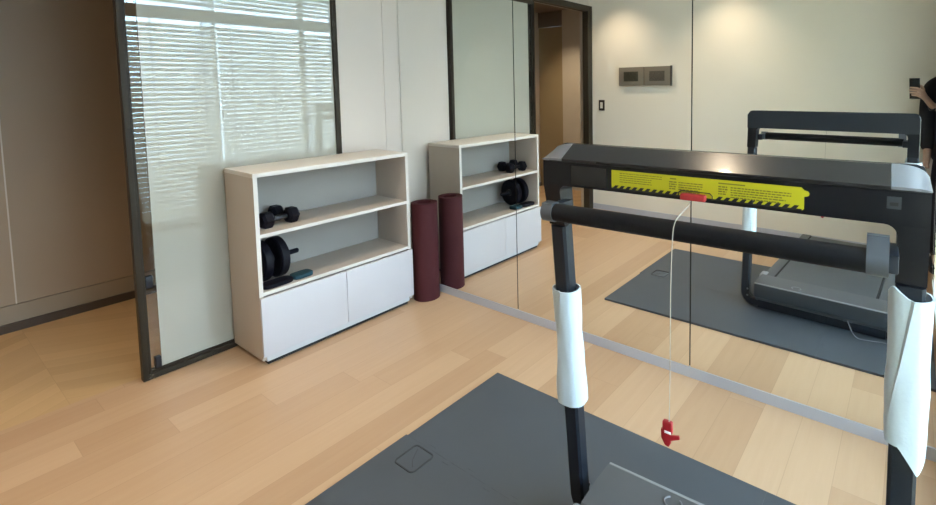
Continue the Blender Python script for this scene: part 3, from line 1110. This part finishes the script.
def jn(p, r, par=None):
    p = Vector(p)
    J.append((p.x - PXc, p.y - PYc, p.z, *(r if isinstance(r, tuple) else (r,))))
    if par is not None:
        E.append((par, len(J) - 1))
    return len(J) - 1


xs_ = PXc
pel = jn((xs_, PYc, 0.96), (0.115, 0.155))
wai = jn((xs_, PYc, 1.10), (0.095, 0.130), pel)
che = jn((xs_, PYc, 1.28), (0.105, 0.150), wai)
upc = jn((xs_ + 0.005, PYc, 1.39), (0.065, 0.085), che)
nec = jn((xs_ + 0.005, PYc + 0.005, 1.50), 0.052, upc)
hd0 = jn((xs_ + 0.020, PYc + 0.01, 1.575), (0.072, 0.066), nec)
hd1 = jn((xs_ + 0.022, PYc + 0.01, 1.655), (0.092, 0.076), hd0)
hd2 = jn((xs_ + 0.012, PYc + 0.01, 1.715), (0.082, 0.068), hd1)
# legs
for s in (1, -1):
    hp_ = jn((xs_, PYc + s * 0.095, 0.90), 0.088, pel)
    kn = jn((xs_ + 0.015, PYc + s * 0.105, 0.50), 0.056, hp_)
    cf = jn((xs_ - 0.012, PYc + s * 0.105, 0.36), 0.052, kn)
    an = jn((xs_ - 0.02, PYc + s * 0.11, 0.085), 0.036, cf)
    hl = jn((xs_ - 0.03, PYc + s * 0.11, 0.042), 0.036, an)
    to = jn((xs_ + 0.14, PYc + s * 0.12, 0.032), (0.026, 0.040), an)
# left arm hangs
ls = jn((xs_, PYc + 0.165, 1.375), 0.046, upc)
le = jn((xs_ - 0.02, PYc + 0.205, 1.11), 0.038, ls)
lw = jn((xs_ + 0.05, PYc + 0.200, 0.87), 0.026, le)
lh = jn((xs_ + 0.065, PYc + 0.205, 0.80), (0.014, 0.034), lw)
for k, (dx, ln) in enumerate(((0.026, 0.075), (0.009, 0.082), (-0.009, 0.076), (-0.026, 0.060))):
    b0 = jn((xs_ + 0.072 + dx, PYc + 0.211, 0.765), 0.0095, lh)
    b1 = jn((xs_ + 0.078 + dx, PYc + 0.206, 0.765 - ln * 0.55), 0.0085, b0)
    b2 = jn((xs_ + 0.078 + dx * 0.9, PYc + 0.194, 0.765 - ln), 0.0075, b1)
t0 = jn((xs_ + 0.102, PYc + 0.200, 0.815), 0.011, lh)
t1 = jn((xs_ + 0.118, PYc + 0.190, 0.775), 0.009, t0)
# right arm raised to the phone
rs = jn((xs_ + 0.004, PYc - 0.165, 1.375), 0.046, upc)
re_ = jn((xs_ + 0.10, PYc - 0.165, 1.125), 0.040, rs)
wrist_w = Vector((-2.335, -3.155, 1.238))
rw = jn(wrist_w, 0.026, re_)
# palm lies beside the phone's edge; fingers wrap round its back face (facing fw)
palm = PH(0.058, -0.090, 0.004)
rh = jn(palm, (0.015, 0.034), rw)
PHW, PHT, PHB = 0.0375, 0.028, -0.126      # phone half width, top, bottom (local)
fing_tips = []
for k, (v0, v1, ext) in enumerate(((-0.044, -0.042, -0.016), (-0.062, -0.060, -0.024), (-0.080, -0.079, -0.020), (-0.097, -0.097, -0.004))):
    a0 = jn(PH(0.050, v0 - 0.012, -0.006), 0.0100, rh)
    a1 = jn(PH(0.034, v0, -0.019), 0.0085, a0)
    a2 = jn(PH(0.010, (v0 + v1) / 2 + 0.002, -0.0170), 0.0078, a1)
    a3 = jn(PH(ext - 0.006, v1 + 0.003, -0.0145), 0.0066, a2)
th0 = jn(PH(0.056, -0.066, 0.020), 0.0125, rh)
th1 = jn(PH(0.040, -0.040, 0.026), 0.0100, th0)
th2 = jn(PH(0.022, -0.022, 0.0245), 0.0085, th1)
body = skin_mesh('body', J, E, M_SKIN, pe, sub=3)
# shape the head: skull, jaw, brow, nose and lips
HC = Vector((0.016, 0.01, 1.640))
for v in body.data.vertices:
    if v.co.z < 1.530:
        continue
    k = min(1.0, (v.co.z - 1.530) / 0.035)
    d_ = (v.co - HC)
    if d_.length < 1e-5:
        continue
    d_.normalize()
    jaw = 1.0 - 0.24 * max(0.0, -d_.z) ** 1.5
    t_ = Vector((d_.x * 0.098 * (1.0 if d_.x > 0 else 0.95), d_.y * 0.076 * jaw, d_.z * 0.118))
    if d_.x > 0.3:
        ny, nz = t_.y, t_.z
        t_.x += 0.022 * math.exp(-(ny / 0.011) ** 2) * math.exp(-((nz + 0.020) / 0.018) ** 2)
        t_.x += 0.008 * math.exp(-(ny / 0.020) ** 2) * math.exp(-((nz + 0.062) / 0.010) ** 2)
        t_.x -= 0.008 * (math.exp(-((ny - 0.030) / 0.014) ** 2) + math.exp(-((ny + 0.030) / 0.014) ** 2)) * math.exp(-((nz - 0.012) / 0.012) ** 2)
    v.co = v.co.lerp(HC + t_, k)


def cloth(name, js, es, m):
    return skin_mesh(name, [(j[0] - PXc, j[1] - PYc, *j[2:]) for j in js], es, m, pe)


cloth('top', [(xs_, PYc, 0.78, 0.150, 0.205), (xs_, PYc, 0.90, 0.142, 0.195), (xs_, PYc, 1.10, 0.126, 0.170), (xs_, PYc, 1.28, 0.134, 0.190), (xs_ - 0.004, PYc, 1.395, 0.118, 0.172), (xs_, PYc, 1.462, 0.086, 0.100), (xs_ + 0.004, PYc, 1.53, 0.074, 0.074)],
      [(0, 1), (1, 2), (2, 3), (3, 4), (4, 5), (5, 6)], M_CLOTH)
cloth('sleeve', [(xs_, PYc + 0.05, 1.395, 0.085), (xs_, PYc + 0.130, 1.405, 0.084), (xs_ - 0.003, PYc + 0.190, 1.375, 0.074), (xs_ - 0.02, PYc + 0.208, 1.11, 0.058), (xs_ + 0.035, PYc + 0.200, 0.895, 0.046)],
      [(0, 1), (1, 2), (2, 3), (3, 4)], M_CLOTH)
cloth('sleeve', [(xs_, PYc - 0.05, 1.395, 0.085), (xs_, PYc - 0.130, 1.405, 0.084), (xs_ + 0.003, PYc - 0.190, 1.375, 0.074), (xs_ + 0.075, PYc - 0.172, 1.20, 0.062), (xs_ + 0.112, PYc - 0.152, 1.115, 0.058)],
      [(0, 1), (1, 2), (2, 3), (3, 4)], M_CLOTH)
cloth('trousers', [(xs_, PYc, 1.00, 0.118, 0.158), (xs_, PYc, 0.90, 0.122, 0.172), (xs_, PYc + 0.092, 0.76, 0.096), (xs_ + 0.012, PYc + 0.107, 0.50, 0.078), (xs_ - 0.015, PYc + 0.11, 0.07, 0.062),
                   (xs_, PYc - 0.092, 0.76, 0.096), (xs_ + 0.012, PYc - 0.107, 0.50, 0.078), (xs_ - 0.015, PYc - 0.11, 0.07, 0.062)],
      [(0, 1), (1, 2), (2, 3), (3, 4), (1, 5), (5, 6), (6, 7)], M_TROUS)
for s in (1, -1):
    bm = bmn()
    pts = []
    for k in range(28):
        a = 2 * PI * k / 28
        c, s_ = math.cos(a), math.sin(a)
        pts.append((0.055 + 0.142 * math.copysign(abs(c) ** 0.8, c), s * 0.117 + (0.048 + 0.006 * c) * math.copysign(abs(s_) ** 0.8, s_)))
    add_prism(bm, pts, 'z', 0.001, 0.075, bev=0.006)
    for v in bm.verts:
        if v.co.z > 0.04:
            v.co.z -= 0.022 * max(0, v.co.x + 0.02) / 0.2
    obj('shoe', bm, M_TFRAME, pe)
# hair: cap swept back from the brow, falling to the nape
bm = bmn()
bmesh.ops.create_uvsphere(bm, u_segments=32, v_segments=22, radius=1)
for v in bm.verts:
    q_ = v.co.copy()
    f = 1 + 0.04 * noise.noise(q_ * 5)
    p_ = Vector((q_.x * 0.104 * f, q_.y * 0.086 * f, q_.z * 0.124 * f))
    if q_.z < 0.62 and q_.x > -0.05:          # open face
        p_.x = min(p_.x, 0.005 + 0.09 * max(0, q_.z - 0.25))
    if q_.z < -0.2:
        p_.z -= 0.05 * min(1, (-0.2 - q_.z) / 0.4)
        p_.x = min(p_.x, -0.02)
    v.co = HC + p_ + Vector((-0.006, 0, 0.004))
obj('hair', bm, M_HAIR, pe)
for s in (1, -1):
    bm = bmn()
    bmesh.ops.create_uvsphere(bm, u_segments=16, v_segments=12, radius=0.0095)
    ec = HC + Vector((0.0785, s * 0.030, 0.012))
    for v in bm.verts:
        v.co += ec
    ey = obj('eye', bm, M_WHITE, pe)
    bm = bmn()
    add_lathe(bm, [(0, 0.0099), (0.0048, 0.0086), (0.0050, 0.0074)], Matrix.Translation(ec) @ Euler((0, PI / 2, 0)).to_matrix().to_4x4(), 14)
    obj('iris', bm, M_HAIR, ey)
    bm = bmn()
    add_tube(bm, smooth_path([HC + Vector((0.082, s * 0.048, 0.028)), HC + Vector((0.0925, s * 0.032, 0.034)), HC + Vector((0.098, s * 0.014, 0.030))]), 0.0028, 8)
    obj('eyebrow', bm, M_HAIR, pe)
    bm = bmn()
    bmesh.ops.create_uvsphere(bm, u_segments=12, v_segments=10, radius=1)
    for v in bm.verts:
        v.co = HC + Vector((v.co.x * 0.016 - 0.005, s * 0.076 + v.co.y * 0.007, v.co.z * 0.029 - 0.005))
    obj('ear', bm, M_SKIN, pe)
bm = bmn()
add_tube(bm, smooth_path([HC + Vector((0.0835, 0.020, -0.062)), HC + Vector((0.0935, 0.008, -0.0605)), HC + Vector((0.0935, -0.008, -0.0605)), HC + Vector((0.0835, -0.020, -0.062))]), 0.0045, 8)
obj('mouth', bm, mat('lips', (0.36, 0.12, 0.11), 0.5), pe)
# wristband
bm = bmn()
ax = (palm - wrist_w).normalized()
q = ax.to_track_quat('Z', 'Y').to_matrix().to_4x4()
add_lathe(bm, [(0.029, -0.009), (0.0325, -0.008), (0.0325, 0.008), (0.029, 0.009), (0.029, -0.009)], Matrix.Translation(wrist_w - Vector((PXc, PYc, 0)) - ax * 0.004) @ q, 24)
obj('wristband', bm, M_TFRAME, pe, label='dark wristband')
# phone
ph = thing('phone', 'black phone held upright in a raised hand facing the mirror', 'phone', PH(0, PHB, 0.004))
inv = ph.location
bm = bmn()
add_box(bm, -PHW, PHW, PHB, PHT, 0.0, 0.0085, bev=0.003, seg=3, mtx=pm)
bm.transform(Matrix.Translation(-inv))
obj('phone_body', bm, M_PHONE, ph)
bm = bmn()
add_box(bm, -0.003, 0.033, -0.016, 0.020, -0.0016, -0.0002, bev=0.0005, mtx=pm)
bm.transform(Matrix.Translation(-inv))
cb_ = obj('camera_bump', bm, M_LENS, ph)
for (a, b) in ((0.015, 0), (0.006, 0.010)):
    bm = bmn()
    add_lathe(bm, [(0, -0.003), (0.005, -0.003), (0.0065, -0.0017), (0.0065, -0.0012)], pm @ tmat((a, b, 0)), 20)
    bm.transform(Matrix.Translation(-inv))
    obj('lens', bm, M_TSCREEN, cb_)
bpy.context.view_layer.update()
